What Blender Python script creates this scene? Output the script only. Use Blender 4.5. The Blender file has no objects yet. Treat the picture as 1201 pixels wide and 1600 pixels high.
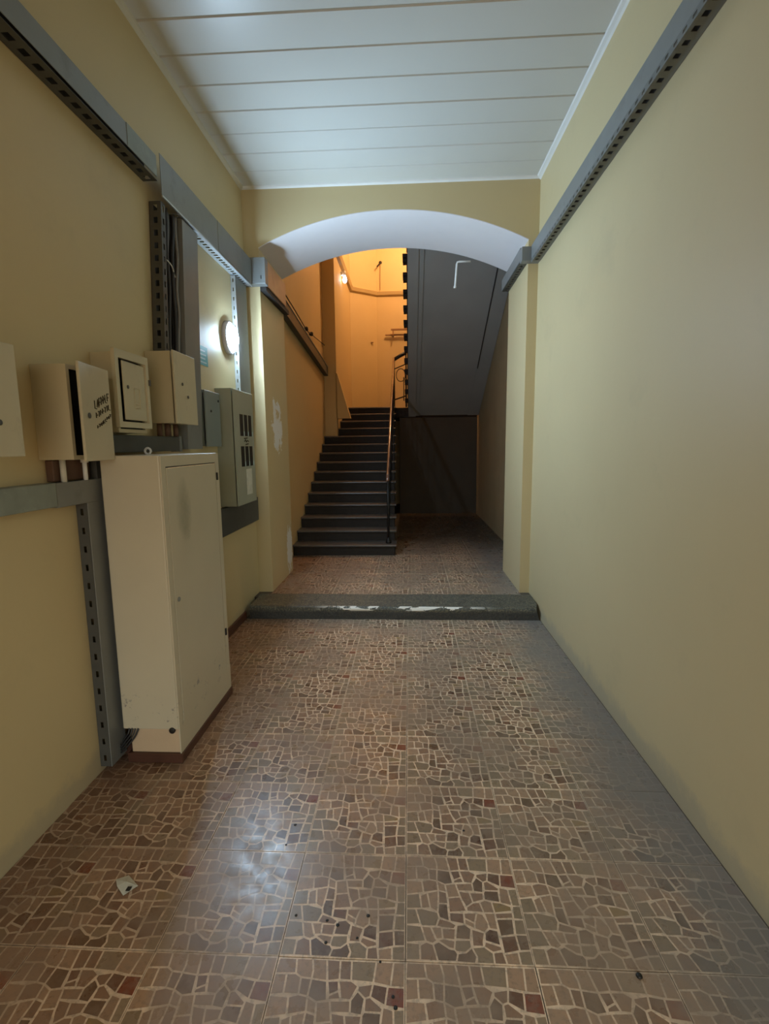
import bpy, bmesh, math, random
from mathutils import Vector, Matrix
random.seed(7)
sc = bpy.context.scene
COL = sc.collection

# ---------------------------------------------------------------- camera
FPX, YAW, PITCH, ROLL = 770.1, -0.0509, -0.1358, -0.0114
fw = Vector((math.sin(YAW)*math.cos(PITCH), math.cos(YAW)*math.cos(PITCH), math.sin(PITCH)))
r0 = Vector((math.cos(YAW), -math.sin(YAW), 0)); u0 = r0.cross(fw)
rr = r0*math.cos(ROLL) + u0*math.sin(ROLL); uu = u0*math.cos(ROLL) - r0*math.sin(ROLL)
cd = bpy.data.cameras.new('camera'); cam = bpy.data.objects.new('camera', cd); COL.objects.link(cam)
cd.sensor_fit = 'HORIZONTAL'; cd.sensor_width = 36; cd.lens = FPX/1201*36
cd.clip_start = .02
M = Matrix((( rr.x, uu.x, -fw.x, 0), (rr.y, uu.y, -fw.y, 0), (rr.z, uu.z, -fw.z, 1.6), (0, 0, 0, 1)))
cam.matrix_world = M
sc.camera = cam

# ---------------------------------------------------------------- world (overcast street daylight behind the camera) and exposure
w = bpy.data.worlds.new('world'); sc.world = w; w.use_nodes = True
bg = w.node_tree.nodes['Background']; bg.inputs[1].default_value = 6.0
tcw = w.node_tree.nodes.new('ShaderNodeTexCoord'); sxw = w.node_tree.nodes.new('ShaderNodeSeparateXYZ'); w.node_tree.links.new(tcw.outputs['Generated'], sxw.inputs[0])
rw = w.node_tree.nodes.new('ShaderNodeValToRGB'); rw.color_ramp.elements[0].position = .46; rw.color_ramp.elements[1].position = .56
mw = w.node_tree.nodes.new('ShaderNodeMapRange'); mw.inputs['From Min'].default_value = -1; w.node_tree.links.new(sxw.outputs[2], mw.inputs['Value'])
rw.color_ramp.elements[0].color = (.42, .27, .14, 1)      # warm sunlit street
rw.color_ramp.elements[1].color = (.93, .98, .92, 1)        # pale sky
w.node_tree.links.new(mw.outputs['Result'], rw.inputs['Fac']); w.node_tree.links.new(rw.outputs['Color'], bg.inputs[0])
sc.view_settings.view_transform = 'Standard'; sc.view_settings.look = 'None'
sc.view_settings.gamma = 1; sc.view_settings.use_curve_mapping = False
sc.view_settings.exposure = 0.0
def light(name, kind, loc, power, col, size=.1):
    l = bpy.data.lights.new(name, kind); o = bpy.data.objects.new(name, l); COL.objects.link(o)
    o.location = loc; l.energy = power; l.color = col
    if kind == 'POINT': l.shadow_soft_size = size
    return o
# the bulb that hangs over the upper landing, out of sight above the arch
light('landing_bulb', 'POINT', (.15, 10.7, 6.3), 185, (1, .57, .26), .12)
# portal in the street doorway: guides the sky's own light in, gives none itself
po = light('door_portal', 'AREA', (.0, -1.95, 1.25), 1, (1, 1, 1)); po.data.shape = 'RECTANGLE'
po.data.size = 1.7; po.data.size_y = 2.4; po.rotation_euler = (math.radians(90), 0, 0); po.data.cycles.is_portal = True
LAMP_STRENGTH = 150; LAMP_WATTS = 43

# ---------------------------------------------------------------- materials
def mat(name, col=(.5,.5,.5), rough=.6, metal=0, var=0, scale=6, bump=0, bscale=40, dirt=None, spec=.5, emit=None):
    """principled with noise variation, optional second colour in blotches (dirt = (colour, amount, scale))"""
    m = bpy.data.materials.new(name); m.use_nodes = True; nt = m.node_tree; N = nt.nodes; L = nt.links
    b = N['Principled BSDF']; b.inputs['Roughness'].default_value = rough; b.inputs['Metallic'].default_value = metal
    b.inputs['Specular IOR Level'].default_value = spec
    b.inputs['Base Color'].default_value = (*col, 1)
    if emit:
        b.inputs['Emission Color'].default_value = (*emit[0], 1); b.inputs['Emission Strength'].default_value = emit[1]
    g = N.new('ShaderNodeNewGeometry'); pos = g.outputs['Position']
    src = None
    if var or dirt:
        n = N.new('ShaderNodeTexNoise'); n.inputs['Scale'].default_value = scale; n.inputs['Detail'].default_value = 5
        L.new(pos, n.inputs['Vector'])
        mx = N.new('ShaderNodeMix'); mx.data_type = 'RGBA'
        mx.inputs['A'].default_value = (*[c*(1-var) for c in col], 1); mx.inputs['B'].default_value = (*[min(1, c*(1+var)) for c in col], 1)
        L.new(n.outputs['Fac'], mx.inputs['Factor']); src = mx.outputs['Result']
        if dirt:
            dc, amt, ds = dirt
            n2 = N.new('ShaderNodeTexNoise'); n2.inputs['Scale'].default_value = ds; n2.inputs['Detail'].default_value = 7
            n2.inputs['Roughness'].default_value = .65
            L.new(pos, n2.inputs['Vector'])
            r = N.new('ShaderNodeMapRange'); r.inputs['From Min'].default_value = .62-.35*amt; r.inputs['From Max'].default_value = .78-.3*amt
            r.inputs['To Max'].default_value = min(1, .4+amt)
            L.new(n2.outputs['Fac'], r.inputs['Value'])
            m2 = N.new('ShaderNodeMix'); m2.data_type = 'RGBA'; L.new(src, m2.inputs['A']); m2.inputs['B'].default_value = (*dc, 1)
            L.new(r.outputs['Result'], m2.inputs['Factor']); src = m2.outputs['Result']
        L.new(src, b.inputs['Base Color'])
    if bump:
        n3 = N.new('ShaderNodeTexNoise'); n3.inputs['Scale'].default_value = bscale; n3.inputs['Detail'].default_value = 4
        L.new(pos, n3.inputs['Vector'])
        bp = N.new('ShaderNodeBump'); bp.inputs['Strength'].default_value = bump; bp.inputs['Distance'].default_value = .01
        L.new(n3.outputs['Fac'], bp.inputs['Height']); L.new(bp.outputs['Normal'], b.inputs['Normal'])
    m['src'] = 1
    return m
def node(nt, t, **kw):
    n = nt.nodes.new(t)
    for k, v in kw.items():
        if k in n.inputs: n.inputs[k].default_value = v
        else: setattr(n, k, v)
    return n
def math_n(nt, op, a, b=None, c=None):
    n = nt.nodes.new('ShaderNodeMath'); n.operation = op
    for i, v in enumerate((a, b, c)):
        if v is None: continue
        if isinstance(v, (int, float)): n.inputs[i].default_value = v
        else: nt.links.new(v, n.inputs[i])
    return n.outputs[0]
def band(nt, v, lo, hi, soft):
    """1 inside lo..hi with soft edges"""
    a = nt.nodes.new('ShaderNodeMapRange'); a.inputs['From Min'].default_value = lo-soft; a.inputs['From Max'].default_value = lo+soft; nt.links.new(v, a.inputs['Value'])
    b = nt.nodes.new('ShaderNodeMapRange'); b.inputs['From Min'].default_value = hi-soft; b.inputs['From Max'].default_value = hi+soft; nt.links.new(v, b.inputs['Value'])
    return math_n(nt, 'SUBTRACT', a.outputs['Result'], b.outputs['Result'])
def mixin(m, fac, colour):
    """lay another colour over a material's base colour where fac says"""
    nt = m.node_tree; b = nt.nodes['Principled BSDF']; inp = b.inputs['Base Color']
    mx = nt.nodes.new('ShaderNodeMix'); mx.data_type = 'RGBA'
    if inp.links: nt.links.new(inp.links[0].from_socket, mx.inputs['A'])
    else: mx.inputs['A'].default_value = inp.default_value
    mx.inputs['B'].default_value = (*colour, 1); nt.links.new(fac, mx.inputs['Factor']); nt.links.new(mx.outputs['Result'], inp)
def posxyz(m):
    nt = m.node_tree; g = nt.nodes.new('ShaderNodeNewGeometry'); s = nt.nodes.new('ShaderNodeSeparateXYZ'); nt.links.new(g.outputs['Position'], s.inputs[0])
    return g.outputs['Position'], s.outputs[0], s.outputs[1], s.outputs[2]
def noise(nt, vec, scale, detail=4, rough=.5):
    n = nt.nodes.new('ShaderNodeTexNoise'); n.inputs['Scale'].default_value = scale; n.inputs['Detail'].default_value = detail; n.inputs['Roughness'].default_value = rough
    nt.links.new(vec, n.inputs['Vector']); return n.outputs['Fac']

WALLC = (.60, .487, .275)
wall_paint = mat('wall_paint', WALLC, .5, var=.05, scale=1.3, bump=.12, bscale=9, dirt=((.50, .41, .24), .12, 1.7), spec=.35)
P_, X_, Y_, Z_ = posxyz(wall_paint); nt = wall_paint.node_tree      # scuffed, damp-greyed foot of the walls
nz = noise(nt, P_, 5, 7, .7)
low = math_n(nt, 'SUBTRACT', math_n(nt, 'MULTIPLY', nz, .26), math_n(nt, 'ADD', Z_, .02))
mr = node(nt, 'ShaderNodeMapRange'); mr.inputs['From Min'].default_value = -.02; mr.inputs['From Max'].default_value = .05; mr.inputs['To Max'].default_value = .55
nt.links.new(low, mr.inputs['Value']); mixin(wall_paint, mr.outputs['Result'], (.36, .32, .24))
pier_paint = mat('pier_paint', WALLC, .5, var=.05, scale=1.3, bump=.12, bscale=9, spec=.35)
P_, X_, Y_, Z_ = posxyz(pier_paint); nt = pier_paint.node_tree      # bare filler patches where the paint came off the reveal
nz = noise(nt, P_, 7, 6, .7)
def patch(yc, zc, ry, rz):
    a = math_n(nt, 'POWER', math_n(nt, 'DIVIDE', math_n(nt, 'SUBTRACT', Y_, yc), ry), 2)
    b = math_n(nt, 'POWER', math_n(nt, 'DIVIDE', math_n(nt, 'SUBTRACT', Z_, zc), rz), 2)
    d = math_n(nt, 'ADD', math_n(nt, 'ADD', a, b), math_n(nt, 'MULTIPLY', nz, 4.5))
    return math_n(nt, 'LESS_THAN', d, 2.75)
fac = math_n(nt, 'MULTIPLY', math_n(nt, 'MAXIMUM', patch(5.25, 1.82, .24, .34), patch(5.6, .42, .14, .36)), math_n(nt, 'LESS_THAN', X_, -1))
mixin(pier_paint, fac, (.78, .78, .76))
soffit_white = mat('soffit_white', (.76, .72, .72), .7, var=.03, bump=.1, bscale=12)
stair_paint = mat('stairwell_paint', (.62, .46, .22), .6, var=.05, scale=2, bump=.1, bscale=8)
under_landing_shade = mat('under_landing_shade', (.06, .042, .022), .7, var=.2, scale=3)  # wall below the landing: the shade there is put into its colour
right_wall_shade = mat('right_wall_shade', (.34, .26, .14), .7, var=.15, scale=3)  # right stairwell wall, darkened to paint in the shade of the upper flight
grey_plaster = mat('grey_plaster', (.34, .335, .315), .8, var=.12, scale=2, bump=.15, bscale=10)
board_mat = mat('ceiling_board', (.60, .60, .56), .35, var=.03, scale=2, spec=.5)
dark_gap = mat('dark_gap', (.012, .012, .012), .9)
coving_mat = mat('coving', (.62, .60, .50), .4)
grout_dark = mat('grout_bed', (.10, .08, .06), .8, var=.3, scale=12)
tray_grey = mat('tray_grey', (.22, .228, .22), .42, .15, var=.12, scale=8, dirt=((.12, .11, .10), .1, 6))
tray_worn = mat('tray_worn', (.25, .27, .24), .5, .3, var=.25, scale=14, dirt=((.33, .35, .31), .35, 11))
tray_mid = mat('tray_mid', (.17, .175, .165), .5, .15, var=.2, scale=10)
tray_dark = mat('tray_dark', (.085, .085, .078), .5, .2, var=.2, scale=10)
tray_light = mat('tray_light', (.50, .54, .56), .35, .4, var=.15, scale=14)
tray_orange = mat('tray_orange', (.62, .33, .17), .55, var=.15, scale=10, dirt=((.5, .2, .12), .2, 9))
inner_dark = mat('tray_inside', (.035, .03, .027), .8)
cream = mat('cream_enamel', (.56, .50, .35), .38, var=.07, scale=5, dirt=((.40, .35, .24), .15, 8))
cream2 = mat('cream_enamel_plain', (.52, .455, .305), .4, var=.06, scale=5)
grey_enamel = mat('grey_enamel', (.22, .25, .235), .4, var=.08, scale=6)
greenish = mat('greenish_enamel', (.36, .37, .29), .4, var=.08, scale=6)
black = mat('black', (.012, .011, .010), .5)
ink = mat('ink', (.045, .03, .012), .8)
rust = mat('rusty_pipe', (.13, .07, .045), .6, .2, var=.3, scale=20)
white_plastic = mat('white_plastic', (.75, .75, .72), .4)
dark_red = mat('skirting_tile', (.085, .035, .022), .45, var=.35, scale=9)
plinth_mat = mat('plinth_plaster', (.60, .45, .30), .7, var=.1, scale=6, bump=.2, bscale=25)
iron = mat('wrought_iron', (.02, .018, .016), .4, .5)
wood_rail = mat('handrail', (.16, .065, .035), .16, 0, var=.2, scale=8, spec=.8)
cable_mat = mat('cable_sheath', (.03, .03, .032), .45)
cable_grey = mat('cable_grey', (.22, .22, .22), .5)
brass = mat('shelf_wood', (.30, .15, .06), .5)

cabinet_mat = mat('cabinet_enamel', (.58, .52, .39), .36, var=.06, scale=4, bump=.02, bscale=60)
P_, X_, Y_, Z_ = posxyz(cabinet_mat); nt = cabinet_mat.node_tree
nz = noise(nt, P_, 13, 7, .75)
a = math_n(nt, 'POWER', math_n(nt, 'DIVIDE', math_n(nt, 'SUBTRACT', Y_, 2.47), .085), 2)
b_ = math_n(nt, 'POWER', math_n(nt, 'DIVIDE', math_n(nt, 'SUBTRACT', Z_, 1.27), .17), 2)
d = math_n(nt, 'ADD', math_n(nt, 'ADD', a, b_), math_n(nt, 'MULTIPLY', nz, 1.6))
mr = node(nt, 'ShaderNodeMapRange'); mr.inputs['From Min'].default_value = 1.9; mr.inputs['From Max'].default_value = .7; mr.inputs['To Max'].default_value = .6
nt.links.new(d, mr.inputs['Value']); mixin(cabinet_mat, mr.outputs['Result'], (.22, .22, .15))
sc_ = math_n(nt, 'MULTIPLY', band(nt, Z_, .2, .36, .04), math_n(nt, 'GREATER_THAN', noise(nt, P_, 17, 8, .8), .60))
mixin(cabinet_mat, math_n(nt, 'MULTIPLY', sc_, .75), (.17, .16, .17))

stone_mat = mat('step_stone', (.085, .085, .072), .55, var=.5, scale=38, bump=.5, bscale=30, dirt=((.035, .035, .03), .35, 9))
P_, X_, Y_, Z_ = posxyz(stone_mat); nt = stone_mat.node_tree
tm = math_n(nt, 'GREATER_THAN', noise(nt, P_, 70, 2, .5), .55)
mixin(stone_mat, math_n(nt, 'MULTIPLY', tm, .75), (.20, .185, .12))
edge = math_n(nt, 'MULTIPLY', band(nt, Z_, .083, .135, .006), band(nt, Y_, 4.36, 4.40, .006))
mp = node(nt, 'ShaderNodeMapping'); mp.inputs['Scale'].default_value = (2.2, 1, 8); nt.links.new(P_, mp.inputs['Vector'])
ch = math_n(nt, 'MULTIPLY', band(nt, X_, -.75, .62, .15), math_n(nt, 'GREATER_THAN', noise(nt, mp.outputs[0], 3.1, 5, .6), .505))
mixin(stone_mat, math_n(nt, 'MULTIPLY', edge, ch), (.85, .80, .72))
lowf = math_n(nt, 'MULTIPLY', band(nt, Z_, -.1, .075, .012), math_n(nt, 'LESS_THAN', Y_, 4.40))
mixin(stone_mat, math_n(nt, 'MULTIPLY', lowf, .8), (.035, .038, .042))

stair_stone = mat('stair_stone', (.024, .018, .014), .6, var=.4, scale=20, bump=.3, bscale=25, spec=.25)
nose_mat = mat('stair_nosing', (.10, .088, .078), .3, var=.45, scale=14, bump=.2, bscale=25, spec=.7, dirt=((.07, .06, .055), .3, 7))

# tile print: stone colours come from the mesh, wear and dirt from noise, far-end shade painted in by depth
tile_mat = bpy.data.materials.new('mosaic_tile'); tile_mat.use_nodes = True; nt = tile_mat.node_tree
at = node(nt, 'ShaderNodeAttribute'); at.attribute_name = 'print'
bs = nt.nodes['Principled BSDF']
nt.links.new(at.outputs['Color'], bs.inputs['Base Color'])
P_, X_, Y_, Z_ = posxyz(tile_mat)
fine = noise(nt, P_, 55, 5, .7)
mixin(tile_mat, math_n(nt, 'MULTIPLY', band(nt, fine, .56, 2, .05), .35), (.14, .105, .08))
mixin(tile_mat, math_n(nt, 'MULTIPLY', band(nt, noise(nt, P_, 22, 4, .6), .55, 2, .06), .25), (.34, .255, .185))
# worn-off print in patches
wear = math_n(nt, 'MULTIPLY', band(nt, noise(nt, P_, 2.3, 5, .6), .51, 2, .07), .66)
mixin(tile_mat, wear, (.32, .232, .168))
# darker reddish towards the left wall, blue-grey grime along the right wall
lx = node(nt, 'ShaderNodeMapRange'); lx.inputs['From Min'].default_value = -.25; lx.inputs['From Max'].default_value = -1.2; lx.inputs['To Max'].default_value = .8
nt.links.new(math_n(nt, 'ADD', X_, math_n(nt, 'MULTIPLY', noise(nt, P_, 2.5, 3), .5)), lx.inputs['Value'])
mixin(tile_mat, math_n(nt, 'MULTIPLY', lx.outputs['Result'], .74), (.13, .050, .024))
rx = node(nt, 'ShaderNodeMapRange'); rx.inputs['From Min'].default_value = 1.0; rx.inputs['From Max'].default_value = 1.36; rx.inputs['To Max'].default_value = .85
nt.links.new(math_n(nt, 'ADD', X_, math_n(nt, 'MULTIPLY', noise(nt, P_, 3.5, 6, .65), .6)), rx.inputs['Value'])
mixin(tile_mat, rx.outputs['Result'], (.21, .195, .18))
far_shade = node(nt, 'ShaderNodeMapRange'); far_shade.inputs['From Min'].default_value = 6.9; far_shade.inputs['From Max'].default_value = 8.3; far_shade.inputs['To Max'].default_value = .85
nt.links.new(math_n(nt, 'ADD', Y_, noise(nt, P_, 2.0, 5)), far_shade.inputs['Value']); mixin(tile_mat, far_shade.outputs['Result'], (.035, .028, .02))  # unlit depth of the hall painted into the floor colour
rn = noise(nt, P_, 14, 5, .6)
rmap = node(nt, 'ShaderNodeMapRange'); rmap.inputs['From Min'].default_value = .3; rmap.inputs['From Max'].default_value = .7; rmap.inputs['To Min'].default_value = .22; rmap.inputs['To Max'].default_value = .42
nt.links.new(rn, rmap.inputs['Value']); nt.links.new(rmap.outputs['Result'], bs.inputs['Roughness'])
bs.inputs['Specular IOR Level'].default_value = .55

# ---------------------------------------------------------------- builders
def link(name, me, m, parent=None, kind=None, label=None):
    o = bpy.data.objects.new(name, me); COL.objects.link(o)
    if m is not None and not me.materials: me.materials.append(m)
    if parent is not None:
        o.parent = parent; 
    if kind: o['kind'] = kind
    if label: o['label'] = label
    return o
def wloc(o):
    v = Vector((0,0,0))
    while o is not None: v += o.location; o = o.parent
    return v
def thing(name, label, cat, loc, group=None, kind=None):
    o = bpy.data.objects.new(name, None); COL.objects.link(o); o.location = loc
    o.empty_display_size = .05
    if label: o['label'] = label
    if cat: o['category'] = cat
    if group: o['group'] = group
    if kind: o['kind'] = kind
    return o
def tag(o, label, cat, group=None):
    o['label'] = label; o['category'] = cat
    if group: o['group'] = group
    return o
def finish(bm, name, m, parent, smooth=False, kind=None, label=None):
    """bm in world coordinates; the object's origin sits at the middle of its foot when top-level, at its parent's origin otherwise"""
    bmesh.ops.recalc_face_normals(bm, faces=bm.faces)
    if parent is None and kind != 'structure' and len(bm.verts):
        xs = [v.co.x for v in bm.verts]; ys = [v.co.y for v in bm.verts]; zs = [v.co.z for v in bm.verts]
        off = Vector(((min(xs)+max(xs))/2, (min(ys)+max(ys))/2, min(zs)))
    else: off = wloc(parent)
    bmesh.ops.translate(bm, verts=bm.verts, vec=-off)
    me = bpy.data.meshes.new(name); bm.to_mesh(me); bm.free()
    if smooth:
        for p in me.polygons: p.use_smooth = True
    o = link(name, me, m, parent, kind, label)
    if parent is None: o.location = off
    return o
def add_box(bm, lo, hi, bevel=0, seg=1):
    v = [bm.verts.new((x, y, z)) for x in (lo[0], hi[0]) for y in (lo[1], hi[1]) for z in (lo[2], hi[2])]
    fs = [bm.faces.new([v[i] for i in f]) for f in ((0,1,3,2),(4,6,7,5),(0,4,5,1),(2,3,7,6),(0,2,6,4),(1,5,7,3))]
    if bevel:
        es = list({e for f in fs for e in f.edges})
        bmesh.ops.bevel(bm, geom=es, offset=bevel, segments=seg, affect='EDGES', profile=.6)
def box(name, lo, hi, m, parent=None, bevel=0, seg=1, **kw):
    bm = bmesh.new(); add_box(bm, lo, hi, bevel, seg); return finish(bm, name, m, parent, **kw)
def add_prism(bm, pts, ax, a, b):
    """polygon pts (2-D, in the two other axes, in order) extruded along axis ax from a to b"""
    def P(p, t):
        q = list(p); q.insert(ax, t); return q
    A = [bm.verts.new(P(p, a)) for p in pts]; B = [bm.verts.new(P(p, b)) for p in pts]
    bm.faces.new(A); bm.faces.new(B[::-1]); n = len(pts)
    for i in range(n): bm.faces.new((A[i], B[i], B[(i+1) % n], A[(i+1) % n]))
def prism(name, pts, ax, a, b, m, parent=None, bevel=0, **kw):
    bm = bmesh.new(); add_prism(bm, pts, ax, a, b)
    if bevel: bmesh.ops.bevel(bm, geom=list(bm.edges), offset=bevel, segments=2, affect='EDGES')
    return finish(bm, name, m, parent, **kw)
def add_hex(bm, c):
    """box from 8 corners: bottom 4 in order then top 4"""
    v = [bm.verts.new(p) for p in c]
    for f in ((3,2,1,0),(4,5,6,7),(0,1,5,4),(1,2,6,5),(2,3,7,6),(3,0,4,7)): bm.faces.new([v[i] for i in f])
def add_tube(bm, pts, r, seg=8, closed=False):
    pts = [Vector(p) for p in pts]; n = len(pts); rings = []
    prev = None
    for i, p in enumerate(pts):
        if closed: t = (pts[(i+1) % n]-pts[i-1]).normalized()
        else: t = (pts[min(i+1, n-1)]-pts[max(i-1, 0)]).normalized()
        if prev is None:
            a = Vector((0,0,1)) if abs(t.z) < .9 else Vector((1,0,0)); s = t.cross(a).normalized()
        else: s = (prev - t*prev.dot(t)).normalized()
        prev = s; q = t.cross(s)
        ra = r[i] if isinstance(r, (list, tuple)) else r
        rings.append([bm.verts.new(p + s*math.cos(2*math.pi*k/seg)*ra + q*math.sin(2*math.pi*k/seg)*ra) for k in range(seg)])
    m_ = n if closed else n-1
    for i in range(m_):
        A, B = rings[i], rings[(i+1) % n]
        for k in range(seg): bm.faces.new((A[k], A[(k+1) % seg], B[(k+1) % seg], B[k]))
    if not closed: bm.faces.new(rings[0][::-1]); bm.faces.new(rings[-1])
def tube(name, pts, r, m, parent=None, seg=8, closed=False, **kw):
    bm = bmesh.new(); add_tube(bm, pts, r, seg, closed); return finish(bm, name, m, parent, smooth=True, **kw)
def smooth_path(pts, n=6):
    """Catmull-Rom through the points"""
    pts = [Vector(p) for p in pts]; out = []
    for i in range(len(pts)-1):
        a, b, c, d_ = pts[max(i-1, 0)], pts[i], pts[i+1], pts[min(i+2, len(pts)-1)]
        for k in range(n):
            t = k/n; out.append(.5*((2*b)+(c-a)*t+(2*a-5*b+4*c-d_)*t*t+(3*b-a-3*c+d_)*t**3))
    out.append(pts[-1]); return out
def add_disc(bm, c, axis, profile, seg=32, squash=1):
    """lathe: profile = [(radius, height)...] about axis direction (unit) at c"""
    ax = Vector(axis).normalized(); s = ax.cross(Vector((0,0,1)))
    s = s.normalized() if s.length > .1 else Vector((1,0,0)); q = ax.cross(s); rings = []
    for (r, h) in profile:
        rings.append([bm.verts.new(Vector(c)+ax*h+(s*math.cos(2*math.pi*k/seg)+q*math.sin(2*math.pi*k/seg)*squash)*max(r, 1e-4)) for k in range(seg)])
    for A, B in zip(rings, rings[1:]):
        for k in range(seg): bm.faces.new((A[k], A[(k+1) % seg], B[(k+1) % seg], B[k]))
    bm.faces.new(rings[0][::-1]); bm.faces.new(rings[-1])
def disc(name, c, axis, profile, m, parent=None, seg=32, **kw):
    bm = bmesh.new(); add_disc(bm, c, axis, profile, seg); return finish(bm, name, m, parent, smooth=True, **kw)
def add_perf(bm, o, L, W, length, width, thick, period=.05, hl=.024, hw=.4):
    """steel strip with real slots: origin o, unit directions L (along) and W (across)"""
    o = Vector(o); L = Vector(L).normalized(); W = Vector(W).normalized(); T = L.cross(W)*thick
    def slab(a, b, c, d_):
        if b-a < 1e-4: return
        P = lambda l, w_, t: o+L*l+W*w_+T*t
        add_hex(bm, [P(a,c,0), P(b,c,0), P(b,d_,0), P(a,d_,0), P(a,c,1), P(b,c,1), P(b,d_,1), P(a,d_,1)])
    w0, w1 = width*(.5-hw/2), width*(.5+hw/2)
    slab(0, length, 0, w0); slab(0, length, w1, width)
    n = int(length/period); x = 0
    for i in range(n):
        c0 = (i+.5)*length/n-hl/2
        slab(x, c0, w0, w1); x = c0+hl
    slab(x, length, w0, w1)
def perf(name, o, L, W, length, width, m, parent, thick=.002, **k):
    bm = bmesh.new(); add_perf(bm, o, L, W, length, width, thick, **k); return finish(bm, name, m, parent)

# ---------------------------------------------------------------- room shell
XL, XR, ZC, YA, YB, YBACK = -1.54, 1.1875, 3.966, 4.84, 5.72, -2.0
ZS = .12                                    # level of the hall beyond the threshold
XL2, XR2 = -1.58, 1.43                      # walls beyond the arch
OL, OR = -1.40, 1.095                       # arch opening
wl = box('wall_left', (XL-.3, YBACK, -.1), (XL, YB, ZC+.3), wall_paint, kind='structure')
wr = box('wall_right', (XR, YBACK, -.1), (XR+.3, YA+.01, ZC+.3), wall_paint, kind='structure')
bm = bmesh.new()                            # wall behind the camera with the open street doorway
add_box(bm, (XL-.3, YBACK-.35, -.1), (-.85, YBACK, ZC+.3)); add_box(bm, (.85, YBACK-.35, -.1), (XR+.3, YBACK, ZC+.3))
add_box(bm, (-.85, YBACK-.35, 2.45), (.85, YBACK, ZC+.3))
finish(bm, 'wall_behind_camera', wall_paint, None, kind='structure')
# far wall with the segmental arch
cx, half, z_sp, rise = (OL+OR)/2, (OR-OL)/2, 3.44, .29
Rr = (half*half+rise*rise)/(2*rise)
def arch_z(x): return z_sp+rise-Rr+math.sqrt(Rr*Rr-(x-cx)**2)
xs = [OL+(OR-OL)*i/32 for i in range(33)]
bm = bmesh.new()
for y0_, y1_, in ((YA, YB),):
    for xa, xb in zip(xs, xs[1:]):
        add_hex(bm, [(xa, y0_, arch_z(xa)), (xb, y0_, arch_z(xb)), (xb, y1_, arch_z(xb)), (xa, y1_, arch_z(xa)),
                     (xa, y0_, ZC+.3), (xb, y0_, ZC+.3), (xb, y1_, ZC+.3), (xa, y1_, ZC+.3)])
add_box(bm, (XL-.02, YA, ZS-.12), (OL, YB, ZC+.3)); add_box(bm, (OR, YA, ZS-.12), (XR2+.02, YB, ZC+.3))
bmesh.ops.remove_doubles(bm, verts=bm.verts, dist=1e-5)
wa = finish(bm, 'wall_far', pier_paint, None, kind='structure')
bm = bmesh.new()                            # white-washed lining under the arch
for xa, xb in zip(xs, xs[1:]):
    t = .006
    add_hex(bm, [(xa, YA-.001, arch_z(xa)-t), (xb, YA-.001, arch_z(xb)-t), (xb, YB+.001, arch_z(xb)-t), (xa, YB+.001, arch_z(xa)-t),
                 (xa, YA-.001, arch_z(xa)+.001), (xb, YA-.001, arch_z(xb)+.001), (xb, YB+.001, arch_z(xb)+.001), (xa, YB+.001, arch_z(xa)+.001)])
finish(bm, 'arch_lining', soffit_white, wa, label='whitewashed curved underside of the arch')
# ceiling: slab, boards one by one, side covings
ce = box('ceiling', (XL-.3, YBACK-.3, ZC+.022), (XR+.3, YA+.02, ZC+.3), dark_gap, kind='structure')
PB = .2583; k = 0; y = YA
while y > YBACK:
    y2 = max(y-PB, YBACK)
    dz = random.uniform(-.0015, .0015)
    bm = bmesh.new()
    ya, yb_ = y2+.0025, y-.0025
    prof = [(ya, ZC+.022), (ya, ZC+.008), (ya+.006, ZC+dz), (yb_-.006, ZC+dz), (yb_, ZC+.008), (yb_, ZC+.022)]
    add_prism(bm, prof, 0, XL+.004, XR-.004)
    finish(bm, 'ceiling_board', board_mat, ce); y = y2
prism('trim_1', [(XL, ZC+.002), (XL+.028, ZC-.001), (XL+.022, ZC-.014), (XL+.008, ZC-.022), (XL, ZC-.03)], 1, YBACK, YA, coving_mat, kind='structure')
prism('trim_2', [(XR, ZC+.002), (XR-.035, ZC-.001), (XR-.03, ZC-.014), (XR-.012, ZC-.022), (XR, ZC-.032)], 1, YBACK, YA, white_plastic, kind='structure')
prism('trim_3', [(YA, ZC+.002), (YA-.024, ZC-.001), (YA-.02, ZC-.012), (YA-.008, ZC-.018), (YA, ZC-.022)], 0, XL, XR, white_plastic, kind='structure')
# stairwell shell
ZT, YF = 7.0, 12.35
box('wall_stairwell_left', (XL2-.3, YB-.02, 0), (XL2, 9.4, ZT), stair_paint, kind='structure')
bm = bmesh.new(); add_box(bm, (XL2-.3, 9.4, 0), (-1.35, 12.9, ZT))
# raked foot of the projecting wall
add_hex(bm, [(-1.36, 9.4, 2.1), (-1.10, 9.4, 2.1), (-1.10, 9.55, 2.1), (-1.36, 9.55, 2.1), (-1.36, 9.4, 2.93), (-1.335, 9.4, 2.93), (-1.335, 9.55, 2.93), (-1.36, 9.55, 2.93)])
finish(bm, 'wall_landing_left', stair_paint, None, kind='structure')
bm = bmesh.new(); add_box(bm, (-.76, YF, 0), (XR2+.3, YF+.3, ZT))
add_prism(bm, [(-1.36, 11.9), (-.76, YF), (-.76, YF+.3), (-1.36, YF+.3)], 2, 0, ZT)
finish(bm, 'wall_landing_back', stair_paint, None, kind='structure')
box('wall_stairwell_right', (XR2, YB-.02, 0), (XR2+.3, YF+.1, ZT), right_wall_shade, kind='structure')
box('wall_under_landing', (-.2, 10.6, 0), (XR2+.01, 10.75, 2.16), under_landing_shade, kind='structure')
box('wall_above_arch', (XL2-.3, YB-.3, ZC+.25), (XR2+.3, YB, ZT), stair_paint, kind='structure')
box('ceiling_stairwell', (XL2-.3, YB-.3, ZT), (XR2+.3, 12.9, ZT+.2), soffit_white, kind='structure')

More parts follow.
